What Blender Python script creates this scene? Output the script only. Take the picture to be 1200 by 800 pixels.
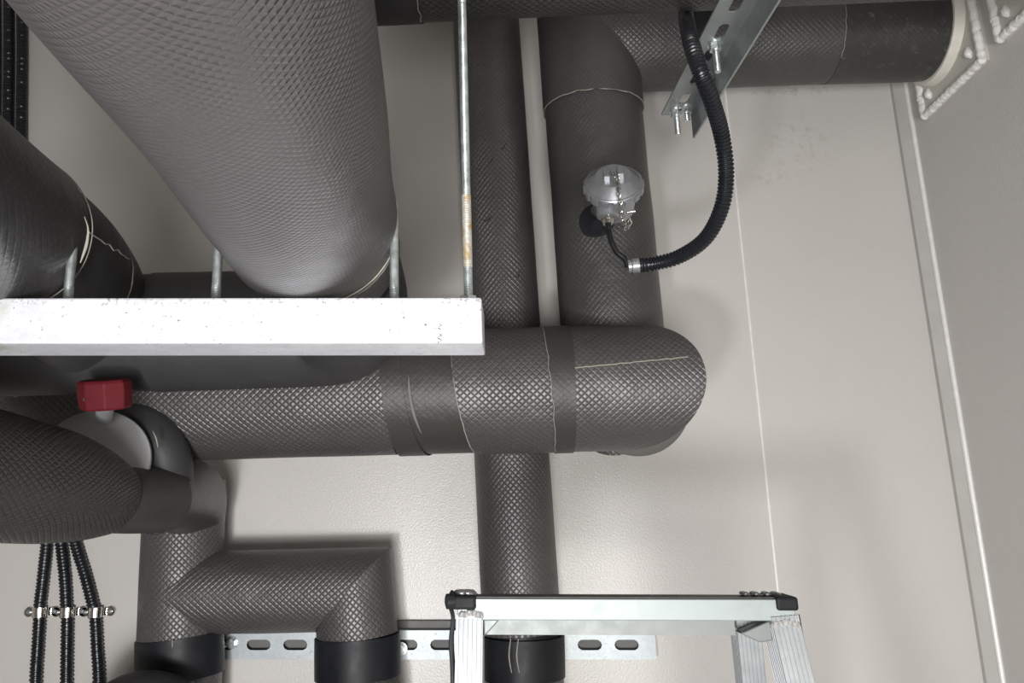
import bpy, bmesh, math, random
from mathutils import Vector, Matrix, noise

for o in list(bpy.data.objects):
    bpy.data.objects.remove(o)
SC = bpy.context.scene
COL = SC.collection
random.seed(7)
R = math.radians

# ------------------------------------------------------------------ camera
CAM = Vector((0, 0, 1.70))
ROT = Matrix.Rotation(R(90 + 12.7), 3, 'X') @ Matrix.Rotation(R(-2.0), 3, 'Z')
F = 900.0
cd = bpy.data.cameras.new('camera')
cd.sensor_width = 36.0
cd.lens = 27.0
cd.clip_start = 0.02
cam = bpy.data.objects.new('camera', cd)
COL.objects.link(cam)
cam.matrix_world = Matrix.Translation(CAM) @ ROT.to_4x4()
SC.camera = cam

# ------------------------------------------------------------------ light, world, exposure
w = bpy.data.worlds.new('world')
SC.world = w
w.use_nodes = True
w.node_tree.nodes['Background'].inputs[0].default_value = (0.9, 0.95, 1.0, 1)
w.node_tree.nodes['Background'].inputs[1].default_value = 0.3
SC.view_settings.view_transform = 'Standard'
SC.view_settings.look = 'None'
SC.view_settings.gamma = 1.0
SC.view_settings.exposure = -0.10
SC.view_settings.use_curve_mapping = False


def area(name, loc, target, size, power, color, shape='DISK'):
    l = bpy.data.lights.new(name, 'AREA')
    l.shape = shape
    l.size = size
    l.energy = power
    l.color = color
    o = bpy.data.objects.new(name, l)
    COL.objects.link(o)
    o.location = loc
    o.rotation_euler = (Vector(target) - Vector(loc)).to_track_quat('-Z', 'Y').to_euler()
    return o


KEY = area('key_light', (-0.24, -0.12, 1.36), (-0.05, 1.4, 1.55), 0.13, 8.5, (0.98, 0.97, 1.0))  # unseen key light added near the camera for sparkle on the wall
FILL = area('room_fill_light', (0.0, -0.95, 1.24), (0.30, 1.4, 1.6), 0.60, 40, (1.0, 0.985, 0.955))  # soft fill light added behind the camera, no fixture around it


# ------------------------------------------------------------------ geometry of the view: pixel + distance -> point
def ray(px, py):
    return ROT @ Vector(((px - 600) / F, -(py - 400) / F, -1))


def P(px, py, z):            # z = distance along the view axis
    return CAM + ray(px, py) * z


def PY(px, py, Y):           # on the upright plane y = Y
    d = ray(px, py)
    return CAM + d * (Y / d.y)


def PX(px, py, X):
    d = ray(px, py)
    return CAM + d * (X / d.x)


WALL = 1.45
XR = PY(1108, 400, WALL).x


# ------------------------------------------------------------------ materials
def new_mat(name):
    m = bpy.data.materials.new(name)
    m.use_nodes = True
    nt = m.node_tree
    b = nt.nodes['Principled BSDF']
    return m, nt, b


def nd(nt, t, **kw):
    n = nt.nodes.new(t)
    for k, v in kw.items():
        setattr(n, k, v)
    return n


def math_n(nt, op, a, b=None, c=None, clamp=False):
    n = nd(nt, 'ShaderNodeMath', operation=op)
    n.use_clamp = clamp
    for i, v in enumerate((a, b, c)):
        if v is None:
            continue
        if isinstance(v, (int, float)):
            n.inputs[i].default_value = v
        else:
            nt.links.new(v, n.inputs[i])
    return n.outputs[0]


def mixc(nt, fac, a, b):
    n = nd(nt, 'ShaderNodeMix', data_type='RGBA')
    for s, v in ((n.inputs['Factor'], fac), (n.inputs['A'], a), (n.inputs['B'], b)):
        if isinstance(v, (int, float)):
            s.default_value = v
        elif isinstance(v, tuple):
            s.default_value = (*v, 1)
        else:
            nt.links.new(v, s)
    return n.outputs['Result']


def noise_n(nt, vec, scale, detail=3, rough=0.5):
    n = nd(nt, 'ShaderNodeTexNoise')
    n.inputs['Scale'].default_value = scale
    n.inputs['Detail'].default_value = detail
    n.inputs['Roughness'].default_value = rough
    if vec is not None:
        nt.links.new(vec, n.inputs['Vector'])
    return n.outputs['Fac']


def ramp(nt, v, a, b, lo=0.0, hi=1.0):
    n = nd(nt, 'ShaderNodeMapRange')
    nt.links.new(v, n.inputs[0])
    n.inputs[1].default_value = a
    n.inputs[2].default_value = b
    n.inputs[3].default_value = lo
    n.inputs[4].default_value = hi
    return n.outputs[0]


def foam(name, base, rough=0.42, emboss=0.8, depth=0.0011, scuff=0.12, spec=0.5, soft=1.0, sheen=0.0, warp=0.0, scat=(0.66, 0.74)):
    m, nt, b = new_mat(name)
    tc = nd(nt, 'ShaderNodeTexCoord')
    obj = tc.outputs['Object']
    sep = nd(nt, 'ShaderNodeSeparateXYZ')
    if warp:
        nz = nd(nt, 'ShaderNodeTexNoise')
        nz.inputs['Scale'].default_value = 9
        nt.links.new(obj, nz.inputs['Vector'])
        ad = nd(nt, 'ShaderNodeVectorMath', operation='MULTIPLY_ADD')
        nt.links.new(nz.outputs['Color'], ad.inputs[0])
        ad.inputs[1].default_value = (warp, warp, 0)
        nt.links.new(tc.outputs['UV'], ad.inputs[2])
        nt.links.new(ad.outputs[0], sep.inputs[0])
    else:
        nt.links.new(tc.outputs['UV'], sep.inputs[0])
    u, v = sep.outputs[0], sep.outputs[1]
    hs = []
    for op in ('ADD', 'SUBTRACT'):
        a = math_n(nt, op, u, v)
        t = math_n(nt, 'ABSOLUTE', math_n(nt, 'SUBTRACT', math_n(nt, 'FRACT', a), 0.5))
        hs.append(math_n(nt, 'MULTIPLY', t, 2.0))
    mx = math_n(nt, 'SMOOTH_MAX', hs[0], hs[1], 0.15)
    groove = math_n(nt, 'POWER', mx, 3.6 * soft)
    big = noise_n(nt, obj, 28, 3)
    fine = noise_n(nt, obj, 900, 2)
    wear = noise_n(nt, obj, 7, 4, 0.65)
    amt = ramp(nt, wear, 0.32, 0.65, 0.35, 1.0)
    h = math_n(nt, 'MULTIPLY', math_n(nt, 'SUBTRACT', 1.0, groove), amt)
    bp = nd(nt, 'ShaderNodeBump')
    bp.inputs['Strength'].default_value = emboss
    bp.inputs['Distance'].default_value = depth
    nt.links.new(h, bp.inputs['Height'])
    bp2 = nd(nt, 'ShaderNodeBump')
    bp2.inputs['Strength'].default_value = 0.35
    bp2.inputs['Distance'].default_value = 0.006
    nt.links.new(big, bp2.inputs['Height'])
    nt.links.new(bp2.outputs[0], bp.inputs['Normal'])
    bp3 = nd(nt, 'ShaderNodeBump')
    bp3.inputs['Strength'].default_value = 0.12
    bp3.inputs['Distance'].default_value = 0.0006
    nt.links.new(fine, bp3.inputs['Height'])
    nt.links.new(bp.outputs[0], bp3.inputs['Normal'])
    nt.links.new(bp3.outputs[0], b.inputs['Normal'])
    dark = tuple(c * 0.72 for c in base)
    light = tuple(c * 1.25 for c in base)
    c1 = mixc(nt, ramp(nt, wear, 0.35, 0.7), base, light)
    c2 = mixc(nt, math_n(nt, 'MULTIPLY', groove, 0.45 * emboss), c1, dark)  # soft shade in the grooves mixed into the foam colour
    # scuffs: thin chalky scratches
    sc = noise_n(nt, obj, 60, 6, 0.75)
    sm = math_n(nt, 'MULTIPLY', ramp(nt, sc, scat[0], scat[1]), scuff * 3)
    c3 = mixc(nt, sm, c2, tuple(min(1, c * 3 + 0.08) for c in base))
    nt.links.new(c3, b.inputs['Base Color'])
    b.inputs['Roughness'].default_value = rough
    b.inputs['Specular IOR Level'].default_value = spec
    if sheen:
        b.inputs['Sheen Weight'].default_value = sheen
        b.inputs['Sheen Roughness'].default_value = 0.6
    return m


def plain(name, col, rough=0.5, metal=0.0, var=0.12, scale=40, bump=0.0, bscale=200, spec=0.5):
    m, nt, b = new_mat(name)
    tc = nd(nt, 'ShaderNodeTexCoord')
    n = noise_n(nt, tc.outputs['Object'], scale, 4, 0.6)
    a = tuple(c * (1 - var) for c in col)
    c = tuple(min(1, x * (1 + var)) for x in col)
    nt.links.new(mixc(nt, ramp(nt, n, 0.3, 0.7), a, c), b.inputs['Base Color'])
    nt.links.new(ramp(nt, n, 0.3, 0.7, rough * 0.85, min(1, rough * 1.15)), b.inputs['Roughness'])
    b.inputs['Metallic'].default_value = metal
    b.inputs['Specular IOR Level'].default_value = spec
    if bump:
        bp = nd(nt, 'ShaderNodeBump')
        bp.inputs['Strength'].default_value = bump
        bp.inputs['Distance'].default_value = 0.001
        nt.links.new(noise_n(nt, tc.outputs['Object'], bscale, 3), bp.inputs['Height'])
        nt.links.new(bp.outputs[0], b.inputs['Normal'])
    return m


def galv(name, col, rough, metal, speck=0.5, edge=None, yellow=False):
    """zinc coated steel: cloudy crystals and dark specks"""
    m, nt, b = new_mat(name)
    tc = nd(nt, 'ShaderNodeTexCoord')
    obj = tc.outputs['Object']
    vo = nd(nt, 'ShaderNodeTexVoronoi')
    vo.inputs['Scale'].default_value = 420
    nt.links.new(obj, vo.inputs['Vector'])
    cl = noise_n(nt, obj, 45, 5, 0.7)
    c = mixc(nt, ramp(nt, cl, 0.3, 0.7), tuple(x * 0.8 for x in col), col)
    sepc = nd(nt, 'ShaderNodeSeparateColor')
    nt.links.new(vo.outputs['Color'], sepc.inputs[0])
    c = mixc(nt, math_n(nt, 'MULTIPLY', sepc.outputs[0], 0.18), c, tuple(x * 0.55 for x in col))
    sp = noise_n(nt, obj, 260, 3, 0.6)
    msk = ramp(nt, sp, 0.63, 0.67)
    patch = ramp(nt, noise_n(nt, obj, 22, 3, 0.6), 0.42, 0.62)
    msk = math_n(nt, 'MULTIPLY', msk, patch)
    if edge is not None:   # (axis, value, width): rubbed dirt along an edge
        sx = nd(nt, 'ShaderNodeSeparateXYZ')
        nt.links.new(obj, sx.inputs[0])
        zz = math_n(nt, 'MULTIPLY_ADD', math_n(nt, 'ADD', sx.outputs[0], edge[4]), edge[3], sx.outputs[edge[0]])
        e = ramp(nt, zz, edge[1] - edge[2], edge[1] - edge[2] * 0.3)
        em = math_n(nt, 'MULTIPLY', e, ramp(nt, noise_n(nt, obj, 260, 5, 0.7), 0.52, 0.62))
        em = math_n(nt, 'MULTIPLY', em, ramp(nt, noise_n(nt, obj, 14, 2), 0.40, 0.55))
        msk = math_n(nt, 'MAXIMUM', msk, math_n(nt, 'MULTIPLY', em, 0.8))
    c = mixc(nt, math_n(nt, 'MULTIPLY', msk, speck), c, (0.10, 0.10, 0.095))
    if yellow:
        sx = nd(nt, 'ShaderNodeSeparateXYZ')
        nt.links.new(obj, sx.inputs[0])
        e = math_n(nt, 'MULTIPLY', ramp(nt, sx.outputs[0], yellow, yellow - 0.03),
                   ramp(nt, noise_n(nt, obj, 30, 3), 0.45, 0.6))
        c = mixc(nt, math_n(nt, 'MULTIPLY', e, 0.75), c, (0.34, 0.31, 0.12))
    nt.links.new(c, b.inputs['Base Color'])
    b.inputs['Metallic'].default_value = metal
    b.inputs['Roughness'].default_value = rough
    bp = nd(nt, 'ShaderNodeBump')
    bp.inputs['Strength'].default_value = 0.25
    bp.inputs['Distance'].default_value = 0.0006
    nt.links.new(noise_n(nt, obj, 500, 3), bp.inputs['Height'])
    nt.links.new(bp.outputs[0], b.inputs['Normal'])
    return m


def paint(name, col, rough=0.36, smudge=None):
    m, nt, b = new_mat(name)
    tc = nd(nt, 'ShaderNodeTexCoord')
    obj = tc.outputs['Object']
    n = noise_n(nt, obj, 3, 4, 0.6)
    c = mixc(nt, ramp(nt, n, 0.3, 0.7), tuple(x * 0.95 for x in col), col)
    if smudge:
        acc = None
        for (p, rx, rz, amt) in smudge:
            mp = nd(nt, 'ShaderNodeMapping', vector_type='POINT')
            mp.inputs['Location'].default_value = (-p.x / rx, 0, -p.z / rz)
            mp.inputs['Scale'].default_value = (1 / rx, 0, 1 / rz)
            nt.links.new(obj, mp.inputs[0])
            ln = nd(nt, 'ShaderNodeVectorMath', operation='LENGTH')
            nt.links.new(mp.outputs[0], ln.inputs[0])
            g = ramp(nt, ln.outputs['Value'], 1.0, 0.2, 0, amt)
            acc = g if acc is None else math_n(nt, 'MAXIMUM', acc, g)
        stain = math_n(nt, 'MULTIPLY', acc, ramp(nt, noise_n(nt, obj, 75, 5, 0.7), 0.5, 0.68))
        c = mixc(nt, stain, c, (0.27, 0.24, 0.19))
    nt.links.new(c, b.inputs['Base Color'])
    b.inputs['Roughness'].default_value = rough
    bp = nd(nt, 'ShaderNodeBump')
    bp.inputs['Strength'].default_value = 0.42
    bp.inputs['Distance'].default_value = 0.0012
    nt.links.new(noise_n(nt, obj, 300, 3, 0.6), bp.inputs['Height'])
    nt.links.new(bp.outputs[0], b.inputs['Normal'])
    return m


M = {}
M['foam'] = foam('embossed_foam', (0.052, 0.048, 0.048), rough=0.43, depth=0.0014, spec=0.95)
M['foam_weak'] = foam('worn_embossed_foam', (0.046, 0.044, 0.042), rough=0.43, spec=0.8, emboss=0.6, depth=0.0012)
M['foam_plain'] = foam('smooth_foam', (0.030, 0.029, 0.030), rough=0.55, spec=0.35, emboss=0.12, depth=0.0006)
M['foam_dark'] = foam('dark_leathery_foam', (0.030, 0.029, 0.029), rough=0.38, emboss=0.25, depth=0.0010, scuff=0.08)
M['foam_big'] = foam('stretched_foam', (0.060, 0.055, 0.055), rough=0.34, spec=1.0, emboss=0.65, depth=0.0012, soft=0.6, scuff=0.05, warp=2.5)
M['foam_green'] = foam('dusty_foam', (0.036, 0.035, 0.032), rough=0.42, emboss=0.9, depth=0.0017, warp=1.0)
M['foam_tape'] = foam('foam_tape', (0.036, 0.035, 0.032), rough=0.5, emboss=0.4, depth=0.0007)
M['foam_dusty'] = foam('dust_marked_foam', (0.040, 0.038, 0.037), rough=0.42, emboss=0.35, depth=0.0012, scuff=0.22, scat=(0.56, 0.76))
M['foam_pale'] = foam('pale_dusty_foam', (0.12, 0.118, 0.108), rough=0.5, emboss=0.4, depth=0.0010)
M['foam_cut'] = plain('cut_foam', (0.17, 0.165, 0.155), 0.8, bump=0.4)
M['glue'] = plain('dried_glue', (0.30, 0.28, 0.24), 0.6)
M['glue_pale'] = plain('pale_glue', (0.55, 0.52, 0.46), 0.6)
M['glue_dark'] = plain('dark_glue', (0.018, 0.018, 0.018), 0.6)
M['beam'] = galv('galvanised_beam', (0.88, 0.89, 0.93), 0.42, 0.25, 0.85, edge=None)
M['strut'] = galv('zinc_strut', (0.50, 0.545, 0.565), 0.45, 0.3, 0.8)
M['angle'] = galv('dull_zinc_angle', (0.40, 0.43, 0.43), 0.38, 0.75, 0.3)
M['zinc'] = plain('zinc_bolt', (0.62, 0.66, 0.66), 0.3, 0.9, 0.2, 300)
M['rod'] = plain('zinc_rod', (0.50, 0.54, 0.54), 0.36, 0.8, 0.25, 120)
M['alum'] = plain('aluminium', (0.27, 0.30, 0.297), 0.48, 0.3, 0.08, 60)
M['alum_dull'] = plain('aluminium_dull', (0.17, 0.185, 0.18), 0.5, 0.3, 0.08, 60)
M['leg_alum'] = plain('leg_aluminium', (0.36, 0.375, 0.385), 0.42, 0.45, 0.06, 60)
M['weld'] = plain('weld', (0.85, 0.85, 0.85), 0.22, 0.8, 0.1, 120, bump=0.8, bscale=130)
M['silver'] = plain('silver_paint', (0.36, 0.37, 0.39), 0.34, 0.7, 0.06, 80)
M['nickel'] = plain('nickel', (0.72, 0.70, 0.67), 0.18, 1.0, 0.06, 80)
M['black'] = plain('black_plastic', (0.012, 0.013, 0.017), 0.30, 0, 0.2, 40)
M['cap'] = plain('cap_plastic', (0.010, 0.010, 0.011), 0.6, spec=0.2)
M['rubber'] = plain('black_clamp', (0.009, 0.010, 0.013), 0.5, 0, 0.3, 30, spec=0.3)
M['cable'] = plain('black_cable', (0.010, 0.010, 0.012), 0.35)
M['red'] = plain('red_plastic', (0.085, 0.006, 0.010), 0.6, 0, 0.12, 30, spec=0.2)
M['grey_pl'] = plain('grey_plastic', (0.34, 0.34, 0.35), 0.5, 0, 0.06, 30)
M['seal'] = plain('white_sealant', (0.80, 0.79, 0.77), 0.35, 0, 0.06, 60, bump=0.6, bscale=90)
M['ringseal'] = plain('putty_ring', (0.72, 0.69, 0.62), 0.5, 0, 0.05, 60)
M['yellow'] = plain('yellow_plastic', (0.55, 0.42, 0.06), 0.5)
M['shade_grey'] = plain('shade_strip_grey', (0.13, 0.13, 0.125), 0.6)  # dark tone of the strip that stands in for shade
M['floor'] = plain('floor_paint', (0.28, 0.28, 0.27), 0.6)
M['plate'] = plain('plate_grey', (0.56, 0.55, 0.50), 0.45, 0, 0.05, 20)
M['trimg'] = plain('corner_trim', (0.47, 0.46, 0.44), 0.4, 0, 0.04, 20)
m, nt, b = new_mat('lamp_diffuser')
b.inputs['Emission Color'].default_value = (1, 0.99, 0.95, 1)
b.inputs['Emission Strength'].default_value = 6
M['lamp'] = m


# ------------------------------------------------------------------ objects
def tag(o, label=None, cat=None, group=None, kind=None):
    if label: o['label'] = label
    if cat: o['category'] = cat
    if group: o['group'] = group
    if kind: o['kind'] = kind
    return o


def thing(name, loc, label, cat, group=None):
    o = bpy.data.objects.new(name, None)
    o.empty_display_size = 0.05
    COL.objects.link(o)
    o.location = loc
    return tag(o, label, cat, group)


def origin(o):
    v = Vector((0, 0, 0))
    while o is not None:
        v += o.location
        o = o.parent
    return v


class MB:
    def __init__(s):
        s.bm = bmesh.new()
        s.uv = s.bm.loops.layers.uv.new('UVMap')

    def grid(s, rows, uvs, close=True, cap=(False, False)):
        """rows: list of lists of points (rings)"""
        bm, uv = s.bm, s.uv
        vr = [[bm.verts.new(p) for p in r] for r in rows]
        n = len(rows[0])
        for i in range(len(rows) - 1):
            for j in range(n if close else n - 1):
                k = (j + 1) % n
                f = bm.faces.new((vr[i][j], vr[i][k], vr[i + 1][k], vr[i + 1][j]))
                f.smooth = True
                uu = [uvs[i][j], uvs[i][j + 1], uvs[i + 1][j + 1], uvs[i + 1][j]]
                for l, q in zip(f.loops, uu):
                    l[uv].uv = q
        for flag, r in ((cap[0], vr[0][::-1]), (cap[1], vr[-1])):
            if flag:
                f = bm.faces.new(r)
        return vr

    def sweep(s, pts, seg=48, step=0.006, cell=0.0105, cu=None, lump=0.0, freq=9.0, cap=(True, True), smooth=True,
              flat=None, offset=0.0):
        """tube through [(point, radius)...]"""
        if smooth and len(pts) > 2:
            q = []
            n = len(pts)
            for i in range(n - 1):
                p0, p1, p2, p3 = pts[max(i - 1, 0)], pts[i], pts[i + 1], pts[min(i + 2, n - 1)]
                L = (p2[0] - p1[0]).length
                k = max(2, int(L / step))
                for t in range(k):
                    t = t / k
                    def cr(a, b, c, d):
                        return 0.5 * ((2 * b) + (c - a) * t + (2 * a - 5 * b + 4 * c - d) * t * t + (3 * b - a - 3 * c + d) * t ** 3)
                    q.append((cr(p0[0], p1[0], p2[0], p3[0]), cr(p0[1], p1[1], p2[1], p3[1])))
            q.append(pts[-1])
        else:
            q = []
            for i in range(len(pts) - 1):
                k = max(1, int((pts[i + 1][0] - pts[i][0]).length / step))
                for t in range(k):
                    t = t / k
                    q.append((pts[i][0].lerp(pts[i + 1][0], t), pts[i][1] * (1 - t) + pts[i + 1][1] * t))
            q.append(pts[-1])
        T = []
        for i in range(len(q)):
            a = q[max(i - 1, 0)][0]
            b_ = q[min(i + 1, len(q) - 1)][0]
            T.append((b_ - a).normalized())
        up = Vector((0, 0, 1)) if abs(T[0].z) < 0.9 else Vector((0, 1, 0))
        nrm = (up - T[0] * up.dot(T[0])).normalized()
        rm = sum(x[1] for x in q) / len(q)
        cu = cu or cell
        N = max(3, round(2 * math.pi * rm / cu))
        rows, uvs = [], []
        L = offset
        for i, (c, r) in enumerate(q):
            if i:
                L += (c - q[i - 1][0]).length
                nrm = (nrm - T[i] * nrm.dot(T[i])).normalized()
            bn = T[i].cross(nrm)
            row, ur = [], []
            for j in range(seg):
                a = 2 * math.pi * j / seg
                d = nrm * math.cos(a) + bn * math.sin(a)
                rr = r
                if lump:
                    rr *= 1 + lump * noise.noise((c + d * r) * freq)
                row.append(c + d * rr)
            for j in range(seg + 1):
                ur.append((N * j / seg, L / cell))
            rows.append(row)
            uvs.append(ur)
        s.grid(rows, uvs, True, cap)
        return s

    def mcyl(s, p0, p1, r, n0=None, n1=None, seg=72, k=24, cell=0.0105, lump=0.0, cap=(False, False), r1=None, freq=9.0):
        """cylinder cut by a plane at each end (mitre)"""
        ax = (p1 - p0).normalized()
        n0 = (n0 or ax).normalized()
        n1 = (n1 or ax).normalized()
        up = Vector((0, 0, 1)) if abs(ax.z) < 0.9 else Vector((0, 1, 0))
        a_ = (up - ax * up.dot(ax)).normalized()
        b_ = ax.cross(a_)
        r1 = r if r1 is None else r1
        N = max(3, round(2 * math.pi * r / cell))
        rows, uvs = [[] for _ in range(k + 1)], [[] for _ in range(k + 1)]
        for j in range(seg + 1):
            an = 2 * math.pi * j / seg
            d = a_ * math.cos(an) + b_ * math.sin(an)
            o0, o1 = d * r, d * r1
            t0 = -(o0.dot(n0)) / ax.dot(n0)
            t1 = -(o1.dot(n1)) / ax.dot(n1)
            s0 = p0 + o0 + ax * t0
            s1 = p1 + o1 + ax * t1
            for i in range(k + 1):
                p = s0.lerp(s1, i / k)
                if lump and 0 <= i <= k:
                    p = p + d * (r * lump * noise.noise(p * freq))
                if j < seg:
                    rows[i].append(p)
                uvs[i].append((N * j / seg, ((p - p0).dot(ax)) / cell))
        s.grid(rows, uvs, True, cap)
        return s

    def lathe(s, c, ax, prof, seg=48, cap=(True, True)):
        """prof: [(distance along axis, radius)...]"""
        ax = ax.normalized()
        up = Vector((0, 0, 1)) if abs(ax.z) < 0.9 else Vector((0, 1, 0))
        a_ = (up - ax * up.dot(ax)).normalized()
        b_ = ax.cross(a_)
        rows, uvs = [], []
        for h, r in prof:
            rows.append([c + ax * h + (a_ * math.cos(2 * math.pi * j / seg) + b_ * math.sin(2 * math.pi * j / seg)) * r for j in range(seg)])
            uvs.append([(j, h / 0.01) for j in range(seg + 1)])
        s.grid(rows, uvs, True, cap)
        return s

    def hexa(s, v):
        """box from eight corners: bottom 4, top 4"""
        vs = [s.bm.verts.new(p) for p in v]
        for f in ((0, 3, 2, 1), (4, 5, 6, 7), (0, 1, 5, 4), (1, 2, 6, 5), (2, 3, 7, 6), (3, 0, 4, 7)):
            s.bm.faces.new([vs[i] for i in f])
        return s

    def obox(s, c, ax, ay, az, sx, sy, sz):
        v = []
        for z in (-1, 1):
            for x, y in ((-1, -1), (1, -1), (1, 1), (-1, 1)):
                v.append(c + ax * (x * sx / 2) + ay * (y * sy / 2) + az * (z * sz / 2))
        return s.hexa(v)

    def box(s, a, b):
        a, b = Vector(a), Vector(b)
        c = (a + b) / 2
        d = b - a
        return s.obox(c, Vector((1, 0, 0)), Vector((0, 1, 0)), Vector((0, 0, 1)), abs(d.x), abs(d.y), abs(d.z))

    def extrude(s, prof, o, ex, ey, ez, L, taper=1.0):
        """closed 2D profile pushed along ez"""
        n = len(prof)
        a = [s.bm.verts.new(o + ex * x + ey * y) for x, y in prof]
        b_ = [s.bm.verts.new(o + ex * x * taper + ey * y * taper + ez * L) for x, y in prof]
        s.bm.faces.new(a[::-1])
        s.bm.faces.new(b_)
        for i in range(n):
            k = (i + 1) % n
            s.bm.faces.new((a[i], a[k], b_[k], b_[i]))
        return s

    def slotted(s, o, ex, ey, ez, width, pitch, n, sl, sw, th, lead=0.0, tail=0.0):
        """plate along ex with n oblong slots; ey across, ez thickness"""
        bm = s.bm
        W = width / 2
        if lead > 0:
            s.obox(o + ex * (lead / 2) + ez * (th / 2), ex, ey, ez, lead, width, th)
        for i in range(n):
            c = o + ex * (lead + pitch * (i + 0.5))
            inner, outer = [], []
            H = pitch / 2
            angs = []
            K = 24
            for j in range(K):
                angs.append(2 * math.pi * j / K)
            for cx, cy in ((H, W), (-H, W), (-H, -W), (H, -W)):
                angs.append(math.atan2(cy, cx) % (2 * math.pi))
            angs = sorted(set(round(a, 6) for a in angs))
            for a in angs:
                dx, dy = math.cos(a), math.sin(a)
                t = min(H / abs(dx) if abs(dx) > 1e-6 else 9, W / abs(dy) if abs(dy) > 1e-6 else 9)
                outer.append((dx * t, dy * t))
                # oblong: half length sl/2, half width sw/2
                hl, r = sl / 2 - sw / 2, sw / 2
                if abs(dy) > 1e-6 and abs(dx / dy * r) <= hl:
                    t2 = r / abs(dy)
                else:
                    sx = hl if dx > 0 else -hl
                    bq = -dx * sx
                    t2 = -bq + math.sqrt(max(0, bq * bq - (sx * sx - r * r)))
                inner.append((dx * t2, dy * t2))
            m = len(angs)
            def mk(l, z):
                return [bm.verts.new(c + ex * x + ey * y + ez * z) for x, y in l]
            i0, o0, i1, o1 = mk(inner, 0), mk(outer, 0), mk(inner, th), mk(outer, th)
            for j in range(m):
                k = (j + 1) % m
                bm.faces.new((o0[j], i0[j], i0[k], o0[k]))
                bm.faces.new((i1[j], o1[j], o1[k], i1[k]))
                bm.faces.new((i0[j], i1[j], i1[k], i0[k]))
                bm.faces.new((o1[j], o0[j], o0[k], o1[k]))
        if tail > 0:
            s.obox(o + ex * (lead + pitch * n + tail / 2) + ez * (th / 2), ex, ey, ez, tail, width, th)
        return s

    def build(s, name, mat, parent=None, bevel=0.0, kind=None, norm=True, sharp=0.55):
        if norm:
            bmesh.ops.recalc_face_normals(s.bm, faces=s.bm.faces[:])
        for e in s.bm.edges:
            if len(e.link_faces) == 2 and e.calc_face_angle(0) > sharp:
                e.smooth = False
        me = bpy.data.meshes.new(name)
        org = origin(parent) if parent else Vector((0, 0, 0))
        bmesh.ops.translate(s.bm, verts=s.bm.verts[:], vec=-org)
        s.bm.to_mesh(me)
        s.bm.free()
        me.materials.append(M[mat] if isinstance(mat, str) else mat)
        o = bpy.data.objects.new(name, me)
        COL.objects.link(o)
        if parent:
            o.parent = parent
        if bevel:
            bv = o.modifiers.new('bevel', 'BEVEL')
            bv.width = bevel
            bv.segments = 2
            bv.limit_method = 'ANGLE'
        if kind:
            o['kind'] = kind
        return o


def level(t, k, x0):
    """lean a thing slightly: one end a little lower than the other"""
    done = set()
    def go(o):
        for c in o.children:
            if c.type == 'MESH' and c.data.name not in done:
                done.add(c.data.name)
                for v in c.data.vertices:
                    v.co.z += k * (v.co.x + origin(c).x - x0)
            go(c)
    go(t)


X, Y_, Z = Vector((1, 0, 0)), Vector((0, 1, 0)), Vector((0, 0, 1))


def ring_arc(c, ax, r, a0, a1, thick, rag=0.0, n=40, seed=0):
    """thin bead lying on a pipe around axis ax; angle 0 = up"""
    ax = ax.normalized()
    up = Z if abs(ax.z) < 0.9 else Y_
    a_ = (up - ax * up.dot(ax)).normalized()
    b_ = ax.cross(a_)
    pts = []
    for i in range(n + 1):
        a = R(a0 + (a1 - a0) * i / n)
        d = a_ * math.cos(a) + b_ * math.sin(a)
        wv = rag * noise.noise(Vector((i * 0.35, seed, 0)))
        pts.append((c + d * r + ax * wv, thick * (0.7 + 0.6 * abs(noise.noise(Vector((i * 0.5, seed, 5)))))))
    pts[0] = (pts[0][0], thick * 0.15)
    pts[-1] = (pts[-1][0], thick * 0.15)
    return pts


# ================================================================== SETTING
ZC, YB, XL = 2.95, -2.4, -2.3
wb = tag(MB().box((XL, WALL + 0.012, 0), (XR + 0.05, WALL + 0.09, ZC)).build('wall_back', 'trimg'), 'cream painted panel wall behind the pipes', kind='structure')
sm = [(PY(935, 165, WALL), 0.11, 0.09, 0.40), (PY(905, 205, WALL), 0.05, 0.04, 0.35), (PY(940, 105, WALL), 0.16, 0.02, 0.6)]
M['wall'] = paint('wall_paint', (0.58, 0.56, 0.535), 0.30, smudge=sm)
M['wall_r'] = paint('wall_paint_right', (0.60, 0.58, 0.555), 0.40)
s0, s1 = PY(848, 110, WALL), PY(914, 690, WALL)
xs = (s0.x + s1.x) / 2
MB().box((XL, WALL, 0), (xs - 0.0015, WALL + 0.012, ZC)).build('panel', 'wall', wb)
MB().box((xs + 0.0015, WALL, 0), (XR, WALL + 0.012, ZC)).build('panel', 'wall', wb)
pts = [(Vector((xs + 0.0004 * noise.noise(Vector((i * .3, 0, 0))), WALL + 0.0005, 0.02 + i * (ZC - 0.04) / 60)), 0.0026) for i in range(61)]
MB().sweep(pts, seg=8, step=0.1).build('sealant_joint', 'seal', wb)
tag(MB().box((XR, YB, 0), (XR + 0.05, WALL + 0.012, ZC)).build('wall_right', 'wall_r'), 'grey cream panel wall on the right', kind='structure')
tag(MB().box((XL - 0.05, YB, 0), (XL, WALL + 0.09, ZC)).build('wall_left', 'wall_r'), kind='structure')
tag(MB().box((XL - 0.05, YB - 0.05, 0), (XR + 0.05, YB, ZC)).build('wall_rear', 'wall_r'), kind='structure')
tag(MB().box((XL - 0.05, YB - 0.05, -0.05), (XR + 0.05, WALL + 0.09, 0)).build('floor', 'floor'), kind='structure')
tag(MB().box((XL - 0.05, YB - 0.05, ZC), (XR + 0.05, WALL + 0.09, ZC + 0.05)).build('ceiling', 'wall_r'), kind='structure')
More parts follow.
